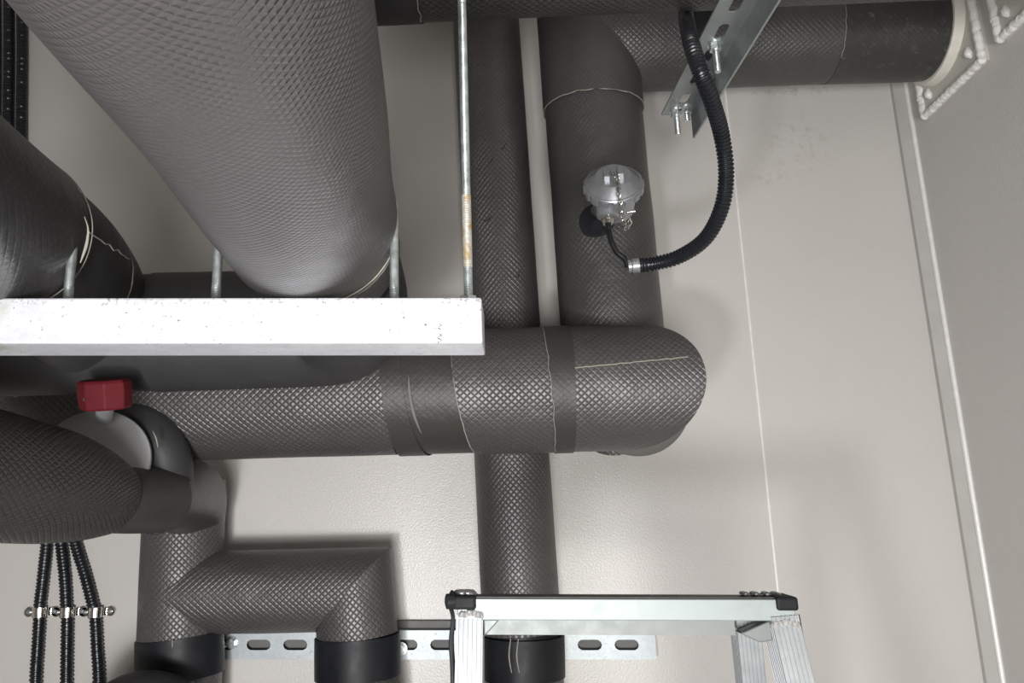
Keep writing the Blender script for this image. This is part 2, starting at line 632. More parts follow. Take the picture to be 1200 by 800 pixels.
tr = tag(MB().box((XR - 0.030, WALL - 0.010, 0), (XR, WALL, ZC)).build('trim_1', 'trimg'), 'grey vertical corner trim between back wall and right wall', kind='structure')
MB().sweep([(Vector((XR - 0.003, WALL - 0.012, i * ZC / 30)), 0.0045) for i in range(31)], seg=8, step=0.2).build('sealant_joint', 'seal', tr)

# pipe penetration plates on the right wall
hc = PX(1104, 38, XR)          # where the upper pipe meets the wall
HY = 1.285


def plate(c, y0, y1, z0, z1, label, hole=None):
    t = thing('wall_plate', Vector((XR, (y0 + y1) / 2, z0)), label, 'wall plate', None)
    MB().box((XR - 0.012, y0, z0), (XR, y1, z1)).build('plate', 'plate', t)
    n = 60
    def bead(a, b_, sd):
        pts = []
        for i in range(n + 1):
            p = Vector(a).lerp(Vector(b_), i / n)
            q = Vector((0.002 * noise.noise(Vector((i * .5, sd, 1))), 0.003 * noise.noise(Vector((i * .4, sd, 2))), 0.003 * noise.noise(Vector((i * .4, sd, 3)))))
            pts.append((p + q, 0.0070 + 0.002 * noise.noise(Vector((i * .7, sd, 4)))))
        MB().sweep(pts, seg=10, step=1).build('sealant_bead', 'seal', t)
    x = XR - 0.013
    bead((x, y1, z0), (x, y0, z0), 1)
    bead((x, y0, z0), (x, y0, z1), 2)
    bead((x, y1, z0), (x, y1, z1), 3)
    for k, (yy, zz) in enumerate(((y1 - 0.03, z0 + 0.03), (y0 + 0.028, z0 + 0.03))):
        MB().sweep([(Vector((XR - 0.012, yy, zz - 0.008)), 0.002), (Vector((XR - 0.016, yy, zz)), 0.007), (Vector((XR - 0.014, yy + .002, zz + 0.013)), 0.003)], seg=10, step=0.002).build('screw_seal', 'seal', t)
    return t


q0, q1, q2 = PX(1090, 132, XR), PX(1161, 75, XR), PX(1180, 45, XR)
zq = (q0.z + q1.z) / 2
plate(None, q1.y, q0.y, zq, zq + 0.30, 'square grey wall plate edged in white sealant where the upper pipe enters')
plate(None, q2.y - 0.22, q2.y, zq + 0.005, zq + 0.30, 'grey wall plate edged in white sealant, nearer one in the top right corner')

# ================================================================== RUN 1: lower horizontal pipe, right elbow, riser and upper pipe
AY, BY = 1.18, 1.30
a0, a1 = PY(-260, 480, AY), PY(737, 454, AY)
ra = 0.0955
run = thing('insulated_pipe_run', Vector((a1.x, BY, a1.z)), 'long dark embossed pipe run, across the middle, up at right and into the right wall', 'pipe')


def on_a(px):
    t = (px + 260) / (737 + 260.0)
    return PY(px, 480 + (454 - 480) * t, AY)


axA = (a1 - a0).normalized()
MB().mcyl(a0, on_a(197), ra * 0.985, k=50, lump=0.01).build('pipe_section', 'foam', run)
MB().mcyl(on_a(197), on_a(466), ra * 0.985, k=40, lump=0.015).build('pipe_section', 'foam', run)
tilt = (axA + Vector((0, -0.05, 0.10))).normalized()
tilt2 = (axA + Vector((0, -0.14, 0.13))).normalized()
o = MB().mcyl(on_a(462), on_a(492), ra * 1.012, n0=tilt, n1=tilt2, k=6, lump=0.01).build('joint_band', 'foam_tape', run)
MB().mcyl(on_a(484), on_a(556), ra * 0.99, n0=tilt2, n1=tilt2, k=10, lump=0.01).build('pipe_section', 'foam_tape', run)
MB().mcyl(on_a(548), on_a(650), ra * 1.02, n0=tilt2, n1=axA, k=20, lump=0.012, cap=(True, False)).build('pipe_section', 'foam', run)
MB().mcyl(on_a(642), on_a(669), ra * 1.035, n0=(axA + Vector((0, 0, 0.07))), k=6, lump=0.012, cap=(True, True)).build('joint_band', 'foam_tape', run)
mit = (axA + Y_).normalized()
MB().mcyl(on_a(667), a1, ra * 1.015, n1=mit, k=20, lump=0.008).build('elbow_section', 'foam', run)
b0 = Vector((a1.x, BY + 0.005, a1.z))
m2 = (Y_ + Z).normalized()
b_bot = Vector((PY(724, 470, BY).x, BY, a1.z))
MB().mcyl(a1, Vector((PY(743, 470, BY).x, BY, a1.z + 0.003)), ra * 1.015, n0=mit, n1=m2, k=14).build('elbow_section', 'foam_pale', run)
# pale cut lip of the rear elbow
# riser B
bt = PY(689, 52, BY)
rb = 0.0905


def on_b(py):
    t = (470 - py) / (470 - 46.0)
    return b_bot.lerp(bt, 0).lerp(bt, t)


axB = (bt - b_bot).normalized()
MB().mcyl(b_bot, on_b(122), rb * 0.985, n0=m2, k=50, lump=0.015).build('pipe_section', 'foam_weak', run)
hx = PY(1128, 33, BY)
htgt = Vector((XR, BY, PY(1110, 37, BY).z))
axH = (htgt - bt).normalized()
m3 = (axB + axH).normalized()
MB().mcyl(on_b(133), bt, rb * 1.03, n0=(axB + Vector((0.03, -0.1, 0))), n1=m3, k=20, lump=0.012, cap=(True, False)).build('elbow_section', 'foam_weak', run)
def on_h(px):
    d = ray(px, 42)
    xx = CAM.x + d.x * (BY / d.y)
    return bt + axH * ((xx - bt.x) / axH.x)
rh = 0.0915
MB().mcyl(bt, on_h(797), rh * 0.985, n0=m3, k=20, lump=0.01).build('elbow_section', 'foam', run)
MB().mcyl(on_h(797), on_h(968), rh * 0.96, k=20, lump=0.02).build('pipe_section', 'foam_weak', run)
MB().mcyl(on_h(968), htgt, rh * 0.97, k=20, lump=0.02, cap=(True, False)).build('pipe_section', 'foam_dusty', run)
# seams
for (c, ax, r, p0, p1, th, mt, sd, rg) in (
        (on_h(968), axH, rh * 0.975, 20, 150, 0.0008, 'glue', 1, 0.003),
        (on_a(197), axA, ra * 0.99, 20, 170, 0.0007, 'glue_dark', 2, 0.002),
        (on_h(797), axH, rh * 0.985, 20, 175, 0.0009, 'glue', 3, 0.003),
        (on_a(668), axA, ra * 1.02, 30, 175, 0.0008, 'glue_dark', 4, 0.002),
        (on_a(642), (axA + Vector((0, 0, 0.07))), ra * 1.038, 20, 175, 0.0007, 'glue', 7, 0.002),
        (on_a(548), tilt2, ra * 1.022, 40, 170, 0.0010, 'glue', 5, 0.001)):
    MB().sweep(ring_arc(c, ax, r, p0, p1, th, rg, seed=sd), seg=6, step=1).build('glue_seam', mt, run)
c135 = on_b(133)
nn = (axB + Vector((0.03, -0.1, 0))).normalized()
pts = []
for i in range(50):
    a = R(170 + 200 * i / 49)
    d = X * math.cos(a) + Y_ * math.sin(a)
    if d.y > 0.3: continue
    p = c135 + d * rb * 1.025
    t = -(d * rb).dot(nn) / axB.dot(nn)
    p = p + axB * t + Z * 0.0015 * noise.noise(Vector((i * .4, 3, 3)))
    pts.append((p, 0.0009 + 0.0006 * noise.noise(Vector((i * .7, 1, 1)))))
MB().sweep(pts, seg=6, step=1).build('glue_seam', 'glue', run)
# lengthwise seam on the right elbow
pts = []
for i in range(40):
    px = 672 + (806 - 672) * i / 39
    py = 431 + (418 - 431) * i / 39 + 1.2 * noise.noise(Vector((i * 0.4, 2, 9)))
    # hit of the view ray with cylinder A (or the mitre): solve on cylinder
    d = ray(px, py)
    o_ = CAM
    ax = axA
    dd = d - ax * d.dot(ax)
    oo = (o_ - a1) - ax * (o_ - a1).dot(ax)
    A_, B_, C_ = dd.dot(dd), 2 * dd.dot(oo), oo.dot(oo) - (ra * 1.017) ** 2
    t = (-B_ - math.sqrt(max(0, B_ * B_ - 4 * A_ * C_))) / (2 * A_)
    p = o_ + d * t
    if px > 737:   # stay on the mitred end: limit to the end plane
        s_ = (p - a1).dot(ax)
        rr = math.sqrt(max(0, (ra * 1.017) ** 2 - s_ * s_ * 0)) 
        kk = (p - a1)
        if kk.dot(mit) > 0:
            dd = d - Y_ * d.dot(Y_); oo = (o_ - a1) - Y_ * (o_ - a1).dot(Y_)
            A2, B2, C2 = dd.dot(dd), 2 * dd.dot(oo), oo.dot(oo) - (ra * 1.017) ** 2
            break
    pts.append((p, 0.0009))
MB().sweep(pts, seg=6, step=1).build('glue_seam', 'glue', run)
# open cut in the pipe wrap: pale sliver
pts = []
for i in range(30):
    t = i / 29
    px = 479 + 15 * t ** 2.2
    py = 440 + (508 - 440) * t
    d = ray(px, py)
    dd = d - axA * d.dot(axA)
    oo = (CAM - a1) - axA * (CAM - a1).dot(axA)
    A_, B_, C_ = dd.dot(dd), 2 * dd.dot(oo), oo.dot(oo) - (ra * 1.008) ** 2
    tt = (-B_ - math.sqrt(max(0, B_ * B_ - 4 * A_ * C_))) / (2 * A_)
    pts.append((CAM + d * tt, 0.0003 + 0.0024 * math.sin(math.pi * t) ** 0.8))
MB().sweep(pts, seg=8, step=1).build('open_joint', 'foam_cut', run)
# putty ring where the pipe meets the wall plate
MB().lathe(htgt - X * 0.024, X, [(-0.004, rh * 0.97), (-0.004, rh * 1.03), (0.004, rh * 1.06), (0.012, rh * 1.09), (0.03, rh * 1.11)], seg=72).build('putty_ring', 'ringseal', run)

# sensor hole in the riser (dark recess around the thermowell)
# ================================================================== RUN 2: middle dark pipe with two elbows coming forward
G0 = P(-180, 402, 0.955)
K1 = P(410, 383, 0.985)
run2 = thing('insulated_pipe_run', K1, 'large grey pipe overhead, bending behind the white beam into a dark pipe', 'pipe')
def on_p(y):
    return Vector((-0.107 - 0.1095 * y, y, 1.70 + 0.254 + 0.0184 * y))
p1 = [(on_p(0.86), 0.0765), (on_p(0.76), 0.0775), (on_p(0.655), 0.0785), (on_p(0.56), 0.0785), (on_p(0.45), 0.0775), (on_p(0.35), 0.0785), (on_p(0.2), 0.079), (on_p(-0.2), 0.079), (on_p(-0.6), 0.079)]
# elbow and the leftward pipe
axG = (K1 - G0).normalized()
axP = (p1[1][0] - K1).normalized()
mK = (axG + axP).normalized()
MB().sweep([(P(180, 389.5, 0.965), 0.0735), (P(300, 386, 0.975), 0.0735), (P(365, 384.5, 0.98), 0.0745), (P(398, 378, 0.965), 0.0755), (P(404, 358, 0.925), 0.0765), (p1[0][0].lerp(p1[1][0], 0.3), 0.0768), (p1[1][0], 0.074)],
           seg=64, lump=0.02, cell=0.0105).build('elbow_section', 'foam_plain', run2)
MB().mcyl(G0, P(186, 389.3, 0.965), 0.0735, k=40, lump=0.012).build('pipe_section', 'foam_plain', run2)
MB().mcyl(P(186, 389.3, 0.965), P(362, 384.5, 0.98), 0.0748, k=30, lump=0.008).build('pipe_section', 'foam_plain', run2)
MB().sweep(p1[2:], seg=128, lump=0.045, freq=7, cell=0.0054, cu=0.0068, step=0.008).build('pipe_section', 'foam_big', run2)
MB().sweep([(p1[1][0].lerp(p1[2][0], 0.3), 0.0772), (p1[2][0].lerp(p1[3][0], 0.1), 0.0775)], seg=72, lump=0.02, freq=7).build('pipe_section', 'foam_weak', run2)
axr = (p1[3][0] - p1[1][0]).normalized()
for k, (f_, mt, th) in enumerate(((0.0, 'glue', 0.0009), (0.012, 'foam_cut', 0.0012))):
    MB().sweep(ring_arc(p1[2][0] - axr * f_, axr, 0.0787 - f_ * 0.1, 0, 360, th, 0.002, n=90, seed=k + 11), seg=6, step=1).build('glue_seam', mt, run2)
# second forward branch at far left
def on_q(y, dx=0.0):
    return Vector((-0.458 - 0.1095 * (y - 0.6) + dx, y, 1.966 + 0.018 * (y - 0.6)))
p2 = [(P(105, 384, 0.96), 0.073), (on_q(0.84, -0.018), 0.0755), (on_q(0.74, -0.004), 0.0765), (on_q(0.655), 0.0785), (on_q(0.45), 0.079), (on_q(0.2), 0.079), (on_q(-0.2), 0.079), (on_q(-0.6), 0.079)]
MB().sweep([p2[0], p2[0][0].lerp(p2[1][0], 0.6) and (p2[0][0].lerp(p2[1][0], 0.6), 0.0750), p2[1], p2[2], (on_q(0.625), 0.0745)], seg=64, lump=0.02).build('elbow_section', 'foam_plain', run2)
MB().sweep(p2[3:], seg=72, lump=0.04, freq=8).build('pipe_section', 'foam_dark', run2)
axq = (p2[3][0] - p2[1][0]).normalized()
MB().sweep(ring_arc(p2[3][0] + axq * -0.001, axq, 0.0792, 0, 360, 0.0007, 0.004, seed=21), seg=6, step=1).build('glue_seam', 'glue', run2)
MB().sweep(ring_arc(p2[1][0].lerp(p2[2][0], 0.5), axq, 0.0770, -150, -20, 0.0008, 0.004, seed=23), seg=6, step=1).build('glue_seam', 'glue', run2)
def hit(px, py, c, ax, r):
    ax = ax.normalized()
    d = ray(px, py)
    dd = d - ax * d.dot(ax)
    oo = (CAM - c) - ax * (CAM - c).dot(ax)
    A_, B_, C_ = dd.dot(dd), 2 * dd.dot(oo), oo.dot(oo) - r * r
    return CAM + d * ((-B_ - math.sqrt(max(0, B_ * B_ - 4 * A_ * C_))) / (2 * A_))
MB().sweep([(hit(qx, qy, on_q(0.72), axq, 0.0775), qr * 0.7) for qx, qy, qr in ((99, 254, 0.0004), (103, 266, 0.0010), (103, 277, 0.0016), (101, 288, 0.0020), (97, 300, 0.0014), (94, 308, 0.0005))], seg=8, step=0.003).build('glue_smear', 'glue', run2)
pts = []
for i in range(24):
    t = i / 23
    px, py = 104 + (165 - 104) * t, 272 + (312 - 272) * t + 3 * noise.noise(Vector((i * .5, 8, 1)))
    # onto elbow: approx cylinder between p2[0], p2[2]
    ax = (p2[2][0] - p2[0][0]).normalized()
    d = ray(px, py)
    dd = d - ax * d.dot(ax); oo = (CAM - p2[0][0]) - ax * (CAM - p2[0][0]).dot(ax)
    A_, B_, C_ = dd.dot(dd), 2 * dd.dot(oo), oo.dot(oo) - 0.0785 ** 2
    D_ = B_ * B_ - 4 * A_ * C_
    if D_ < 0: continue
    pts.append((CAM + d * ((-B_ - math.sqrt(D_)) / (2 * A_)), 0.0007))
if len(pts) > 2:
    MB().sweep(pts, seg=6, step=1).build('glue_seam', 'glue', run2)

# ================================================================== RUN 3: top foreground pipe
tz = 0.98
t0, t1 = P(418, -45, tz), P(1300, -84, tz)
t1 = t0 + (t1 - t0) * ((XR - t0.x) / (t1.x - t0.x))
run3 = thing('insulated_pipe', t0, 'dark pipe crossing along the very top edge in front of the riser tops', 'pipe')
axT = (t1 - t0).normalized()
def on_t(px):
    q = P(px, -45 - (px - 418) * 0.044, tz)
    return t0 + axT * (q - t0).dot(axT)
MB().mcyl(t0, on_t(490), 0.077, n0=(axT - Z), k=20, lump=0.02).build('elbow_section', 'foam_plain', run3)
MB().mcyl(Vector((t0.x, t0.y, ZC)), t0, 0.077, n1=(axT - Z), k=40, lump=0.02).build('pipe_section', 'foam_plain', run3)
MB().mcyl(on_t(490), t1, 0.0755, k=50, lump=0.012).build('pipe_section', 'foam_green', run3)
MB().sweep(ring_arc(on_t(490), axT, 0.0775, 60, 200, 0.0009, 0.004, seed=31), seg=6, step=1).build('glue_seam', 'glue', run3)
MB().sweep(ring_arc(on_t(455), (axT + Vector((0, .0, .2))), 0.0775, 90, 200, 0.0008, 0.006, seed=33), seg=6, step=1).build('glue_seam', 'glue', run3)

# ================================================================== riser C
CY = 1.352
c0, c1 = PY(569, 12, CY), PY(612, 740, CY)
axC = (c1 - c0).normalized()
rc = 0.0655
riser = thing('insulated_pipe', Vector((c1.x, CY, 0)), 'slim vertical embossed pipe left of the sensor, passing behind the horizontal pipe', 'pipe')
ctop = c0 - axC * ((ZC - c0.z) / -axC.z) * 1.0
ctop = c0 + (c0 - c1) * ((ZC - c0.z) / (c0.z - c1.z))
cbot = c1 + (c1 - c0) * (c1.z / (c0.z - c1.z))
MB().mcyl(ctop, c1, rc, k=90, lump=0.008).build('pipe_section', 'foam', riser)
cb2 = PY(614, 792, CY)
MB().mcyl(cb2, cbot, rc * 0.99, k=90, lump=0.01).build('pipe_section', 'foam', riser)
MB().mcyl(c1, cb2, rc * 0.92, k=4).build('pipe_section', 'rubber', riser)
# small tears in the covering
for (px, py, L) in ((575, 188, 7), (590, 172, 6), (572, 256, 13), (607, 322, 4)):
    pts = []
    for i in range(8):
        t = i / 7
        qx, qy = px + L * (t - .5) , py + 3 * math.sin(t * 5)
        d = ray(qx, qy)
        dd = d - axC * d.dot(axC); oo = (CAM - c0) - axC * (CAM - c0).dot(axC)
        A_, B_, C_ = dd.dot(dd), 2 * dd.dot(oo), oo.dot(oo) - (rc) ** 2
        D_ = B_ * B_ - 4 * A_ * C_
        if D_ > 0:
            pts.append((CAM + d * ((-B_ - math.sqrt(D_)) / (2 * A_)), 0.0012 * math.sin(math.pi * (0.1 + .8 * t))))
    MB().sweep(pts, seg=6, step=1).build('tear', 'glue_dark', riser)

# ================================================================== RUN 4: lower left riser, side branch, near pipe and valve
EY = 1.350
re = 0.066
e_top, e_bot = PY(216, 585, EY), PY(211, 745, EY)
run4 = thing('insulated_pipe_run', Vector((e_bot.x, EY, 0)), 'lower left riser with a squared side branch and a near pipe leaving left', 'pipe')
axE = (e_bot - e_top).normalized()
MB().mcyl(e_top - axE * 0.03, e_bot, re, k=30, lump=0.02).build('pipe_section', 'foam', run4)
e2 = PY(210, 790, EY)
e_fl = e_bot + (e_bot - e_top) * (e_bot.z / (e_top.z - e_bot.z))
MB().mcyl(e_bot, e2, re * 0.92, k=4).build('pipe_section', 'rubber', run4)
MB().mcyl(e2, e_fl, re, k=60, lump=0.01).build('pipe_section', 'foam', run4)
# branch F
f0, fk = PY(213, 694, EY), PY(415, 690, EY)
f_bot = PY(419, 745, EY)
axF = (fk - f0).normalized()
axD = (f_bot - fk).normalized()
mF = (axF + axD).normalized()
rf = 0.0672
MB().mcyl(f0, fk, rf, n1=mF, k=30, lump=0.015).build('branch_section', 'foam', run4)
MB().mcyl(fk, f_bot, rf * 0.985, n0=mF, k=10, lump=0.015).build('branch_section', 'foam', run4)
f2 = PY(421, 790, EY)
MB().mcyl(f_bot, f2, rf * 0.92, k=4).build('branch_section', 'rubber', run4)
MB().mcyl(f2, f2 + axD * f2.z / -axD.z, rf, k=60, lump=0.01).build('branch_section', 'foam_green', run4)
# near pipe D
d_pts = [(P(-260, 525, 0.56), 0.066), (P(-90, 546, 0.70), 0.0665), (P(0, 559, 0.80), 0.0665), (P(60, 569, 0.885), 0.0650), (P(100, 577, 0.945), 0.0575), (P(124, 583, 0.985), 0.0480)]
MB().sweep(d_pts, seg=96, lump=0.025, freq=9, cell=0.0125, cu=0.0068).build('pipe_section', 'foam_green', run4)
MB().sweep([(P(108, 584, 0.96), 0.0405), (P(150, 586, 1.02), 0.0435), (P(190, 585, 1.09), 0.0460)], seg=64, lump=0.03, freq=10).build('pipe_section', 'foam_tape', run4)
MB().sweep([(P(183, 585, 1.085), 0.047), (P(203, 580, 1.18), 0.0540), (P(217, 583, 1.29), 0.0640), (P(216, 610, 1.325), 0.0655), (P(215.5, 630, 1.32), 0.0645)], seg=64, lump=0.02).build('elbow_section', 'foam_weak', run4)
axd = (P(185, 585, 1.085) - P(112, 583, 0.96)).normalized()
MB().sweep(ring_arc(P(184, 585, 1.083), axd, 0.0475, -40, 200, 0.0009, 0.003, seed=41), seg=6, step=1).build('glue_seam', 'glue_dark', run4)
pts = [(P(138 + 4.5 * i, 555.5 + 0.9 * math.sin(i * 1.7), 0.966 + 0.0085 * i), 0.0008 + 0.0004 * (i % 2)) for i in range(15)]
MB().sweep(pts, seg=6, step=0.01).build('glue_seam', 'glue', run4)
# valve with grey bonnet in a foam collar
vc = P(138, 548, 1.075)
vax = (CAM - vc + Vector((0, 0, 0.25))).normalized()
MB().sweep([(P(112, 492, 1.14), 0.008), (P(138, 485, 1.12), 0.018), (P(163, 492, 1.11), 0.027), (P(183, 511, 1.10), 0.031), (P(194, 536, 1.10), 0.034), (P(197, 560, 1.11), 0.034), (P(198, 585, 1.14), 0.034)],
           seg=48, lump=0.03).build('valve_collar', 'foam_plain', run4)
vc2 = P(114, 537, 1.02)
MB().lathe(vc2, vax, [(-0.04, 0.066), (0.0, 0.066), (0.004, 0.064), (0.006, 0.050), (0.0065, 0.02)], seg=64).build('valve_bonnet', 'grey_pl', run4)
MB().sweep([(P(179, 505, 1.045), 0.0004), (P(183, 514, 1.042), 0.0009), (P(185, 524, 1.042), 0.0004)], seg=6, step=0.003).build('glue_mark', 'glue', run4)
# red knob: faceted cap
kn = P(123, 461, 0.865)
kax = (Z + Vector((0, -0.28, 0))).normalized()
kx = X
ky = kax.cross(kx)
mb = MB()
oct_ = []
for i in range(8):
    a = math.pi / 8 + i * math.pi / 4
    oct_.append((0.0290 * math.cos(a), 0.0245 * math.sin(a)))
rows = []
for h, s_ in ((-0.0175, 0.88), (-0.015, 0.95), (0.003, 1.0), (0.0125, 0.98), (0.016, 0.9)):
    rows.append([kn + kx * x * s_ + ky * y * s_ + kax * h for x, y in oct_])
mb.grid(rows, [[(0, 0)] * 9] * 5, True, (True, True))
for f in mb.bm.faces: f.smooth = False
kb = mb.build('valve_knob', 'red', run4, bevel=0.0012)
kb['label'] = 'red octagonal knob on the valve'
MB().lathe(P(100, 468, 0.845), (CAM - P(100, 468, 0.845)), [(-0.004, 0.0022), (0.001, 0.0022)], seg=12).build('pin_hole', 'glue_dark', kb)
MB().sweep([(kn - kax * 0.010, 0.010), (P(122, 489, 1.0), 0.010)], seg=20).build('valve_stem', 'grey_pl', run4)
tg = P(19, 461, 1.075)
tag(MB().obox(tg, X, Y_, (Z + X * 0.2).normalized(), 0.0045, 0.002, 0.009).build('cable_tie_end', 'yellow'), 'tiny yellow tag at the far left edge on the horizontal pipe', 'tag')

# dark elbow peeping at the bottom
be = thing('insulated_pipe', P(185, 850, 1.1), 'dark rounded pipe bend just showing at the bottom left edge', 'pipe')
MB().sweep([(P(60, 1100, 1.02), 0.062), (P(110, 900, 1.06), 0.062), (P(150, 846, 1.10), 0.063), (P(190, 840, 1.135), 0.060), (P(206, 845, 1.14), 0.050)], seg=48, lump=0.02).build('elbow_section', 'foam_plain', be)

# ================================================================== black clamps on the strut
for (px, w_, lab) in ((211, re, 'black band clamp on the left riser'), (419, rf, 'black band clamp under the squared side branch'), (613.5, rc, 'black band clamp on the slim vertical pipe behind the ladder')):
    c_hi, c_lo = PY(px, 744, EY if px < 500 else CY), PY(px + 0.5, 792, EY if px < 500 else CY)
    t = thing('pipe_clamp', c_lo, lab, 'pipe clamp', 'black band clamps on the slotted channel')
    ax = (c_lo - c_hi).normalized()
    L = (c_lo - c_hi).length
    r_ = w_ + 0.0025
    MB().lathe(c_hi, ax, [(0, r_ - 0.004), (0, r_), (L * 0.5, r_ * 1.004), (L, r_), (L, r_ - 0.004), (L * .5, r_ - 0.004)], seg=72, cap=(False, False)).build('band', 'rubber', t)
    if px > 600:
        for dx in (-15, -6):
            MB().sweep([(PY(px + dx, 748, CY - r_ * 1.0 + abs(dx) * 0.00004), 0.0009), (PY(px + dx - 2, 768, CY - r_ * 1.0), 0.0012), (PY(px + dx + 1, 788, CY - r_ * 1.0), 0.0008)], seg=6).build('glue_line', 'glue', t)
    elif px < 300:
        MB().sweep([(PY(px - 9, 749, EY - r_ - 0.0005), 0.0009), (PY(px - 9, 758, EY - r_ - 0.0005), 0.0009)], seg=6).build('glue_line', 'glue', t)

# ================================================================== slotted channel on the back wall
SY = 1.432
h0, h1 = PY(165, 755.5, 1.425), PY(768, 755.5, 1.425)
zc_ = (PY(400, 755, 1.425).z)
hh = (PY(400, 738, 1.425).z - PY(400, 772, 1.425).z)
ch = thing('slotted_channel', Vector((h0.x, WALL, zc_)), 'zinc slotted channel screwed along the wall behind the ladder', 'channel')
Ltot = h1.x - h0.x
xf = 1.4215
pitch = (PY(346, 755, xf).x - PY(303, 755, xf).x)
lead = (PY(303, 755, xf).x - h0.x) - pitch * 0.5
while lead > pitch: lead -= pitch
n = int((Ltot - lead) / pitch)
for zz in (0,):
    MB().slotted(Vector((h0.x, xf, zc_)), X, -Z, Y_, hh, pitch, n, pitch * 0.66, hh * 0.36, 0.0022, lead=lead, tail=Ltot - lead - pitch * n).build('front_face', 'strut', ch)
MB().box((h0.x, xf + 0.0022, zc_ + hh / 2 - 0.0025), (h1.x, WALL, zc_ + hh / 2)).build('flange', 'strut', ch)
MB().box((h0.x, xf + 0.0022, zc_ - hh / 2), (h1.x, WALL, zc_ - hh / 2 + 0.0025)).build('flange', 'strut', ch)
for px in (272, 470):
    c = PY(px, 757, xf)
    mb = MB()
    mb.lathe(c, -Y_, [(0, 0.011), (0.002, 0.011)], seg=24)
    b_ = mb.build('washer', 'zinc', ch)
    MB().lathe(c, -Y_, [(0.002, 0.0085), (0.010, 0.0085)], seg=6).build('nut', 'zinc', ch, bevel=0.0006)
    MB().lathe(c + Vector((-0.010, 0, -0.003)), Vector((-0.55, -1, -0.25)), [(0.0, 0.0045), (0.024, 0.0045)], seg=16).build('bolt', 'zinc', ch)

MB().box((PY(262, 755, 1.43).x, 1.438, zc_ - hh / 2), (h1.x - 0.01, WALL, zc_ + hh / 2 + 0.0135)).build('shade_strip', 'shade_grey', ch)  # flat dark strip standing in for the shaded band above the channel
level(ch, -0.033, PY(400, 755, 1.425).x)

# ================================================================== beam, rods
by = 0.625
zt = PY(300, 348.5, by).z
zb = PY(300, 402, by).z
xb1 = PY(565, 380, by).x
xb0 = PY(-160, 380, by).x
M['beam'] = galv('galvanised_beam', (0.80, 0.81, 0.85), 0.36, 0.25, 0.95, edge=(2, -0.0005, 0.009, 0.035, xb0 - PY(300, 348.5, by).x), yellow=PY(16, 380, by).x - xb0)
bd = 0.052
beam = thing('support_beam', Vector((xb0, by, zt)), 'bright galvanised square beam carrying the large grey pipe', 'beam')
cz = 0.0045
prof = [(0, 0), (bd, 0), (bd, zb - zt), (0, zb - zt)]
mb = MB()
mb.box((xb0, by, zb), (xb1, by + bd, zt))
mb.bm.faces.ensure_lookup_table()
o = mb.build('beam_body', 'beam', beam, bevel=0.0018)
# scuff mark near the free end
pts = [(PY(515 + 3 * math.sin(i * 2.1), 372 + i * 2.0, by - 0.0001), 0.0004 + 0.0003 * (i % 2)) for i in range(12)]
MB().sweep(pts, seg=6, step=0.002).build('scuff', 'zinc', beam)


def threaded(px, y0, y1, z, r, name, label, plain_part=None, nut=False, full=False):
    base = Vector((PY(px, y1, by + bd / 2).x, by + bd / 2, zt))
    top = PY(px if plain_part is None else px, y0, by + bd / 2)
    dx = {545: -0.004}.get(px, 0.0)
    t = thing(name, base, label, 'rod')
    H = (top.z - base.z)
    th = H if plain_part is None else plain_part
    prof = []
    h = -0.002
    while h < th:
        prof += [(h, r), (h + 0.00075, r * 0.86)]
        h += 0.0015
    if plain_part is not None:
        prof += [(th, r * 0.95), (H, r * 0.95)]
    MB().lathe(base, Vector((dx, 0, 1)), prof, seg=14).build('shank', 'rod', t)
    if nut:
        MB().lathe(base, Z, [(0, 0.0105), (0.0015, 0.0105)], seg=24).build('washer', 'zinc', t)
        MB().lathe(base + Z * 0.0015, Z, [(0, 0.0082), (0.0065, 0.0082)], seg=6).build('nut', 'zinc', t, bevel=0.0005)
    return t, base


pxr = 549
tr_, base = threaded(549, -60, 345, 0, 0.0041, 'threaded_rod', 'long threaded rod rising from the free end of the beam', nut=True)
# carry the rod to the ceiling
MB().lathe(base + Z * 0.30, Z, [(0, 0.0041)] + [(0.0007 * k, 0.0041 if k % 2 else 0.0036) for k in range(1, 260)] + [(ZC - base.z - 0.30, 0.0038)], seg=12).build('shank', 'rod', tr_)
rust, nt, b = new_mat('rust_stain')
tc = nd(nt, 'ShaderNodeTexCoord')
nt.links.new(mixc(nt, ramp(nt, noise_n(nt, tc.outputs['Object'], 130, 4, 0.7), 0.42, 0.62), (0.46, 0.48, 0.47), (0.36, 0.25, 0.10)), b.inputs['Base Color'])
b.inputs['Roughness'].default_value = 0.55
b.inputs['Metallic'].default_value = 0.35
# rusty patch on it
MB().lathe(base + Z * 0.035, Z, [(0.0008 * k, 0.0044 if k % 2 else 0.0040) for k in range(86)], seg=14, cap=(False, False)).build('stain', rust, tr_)


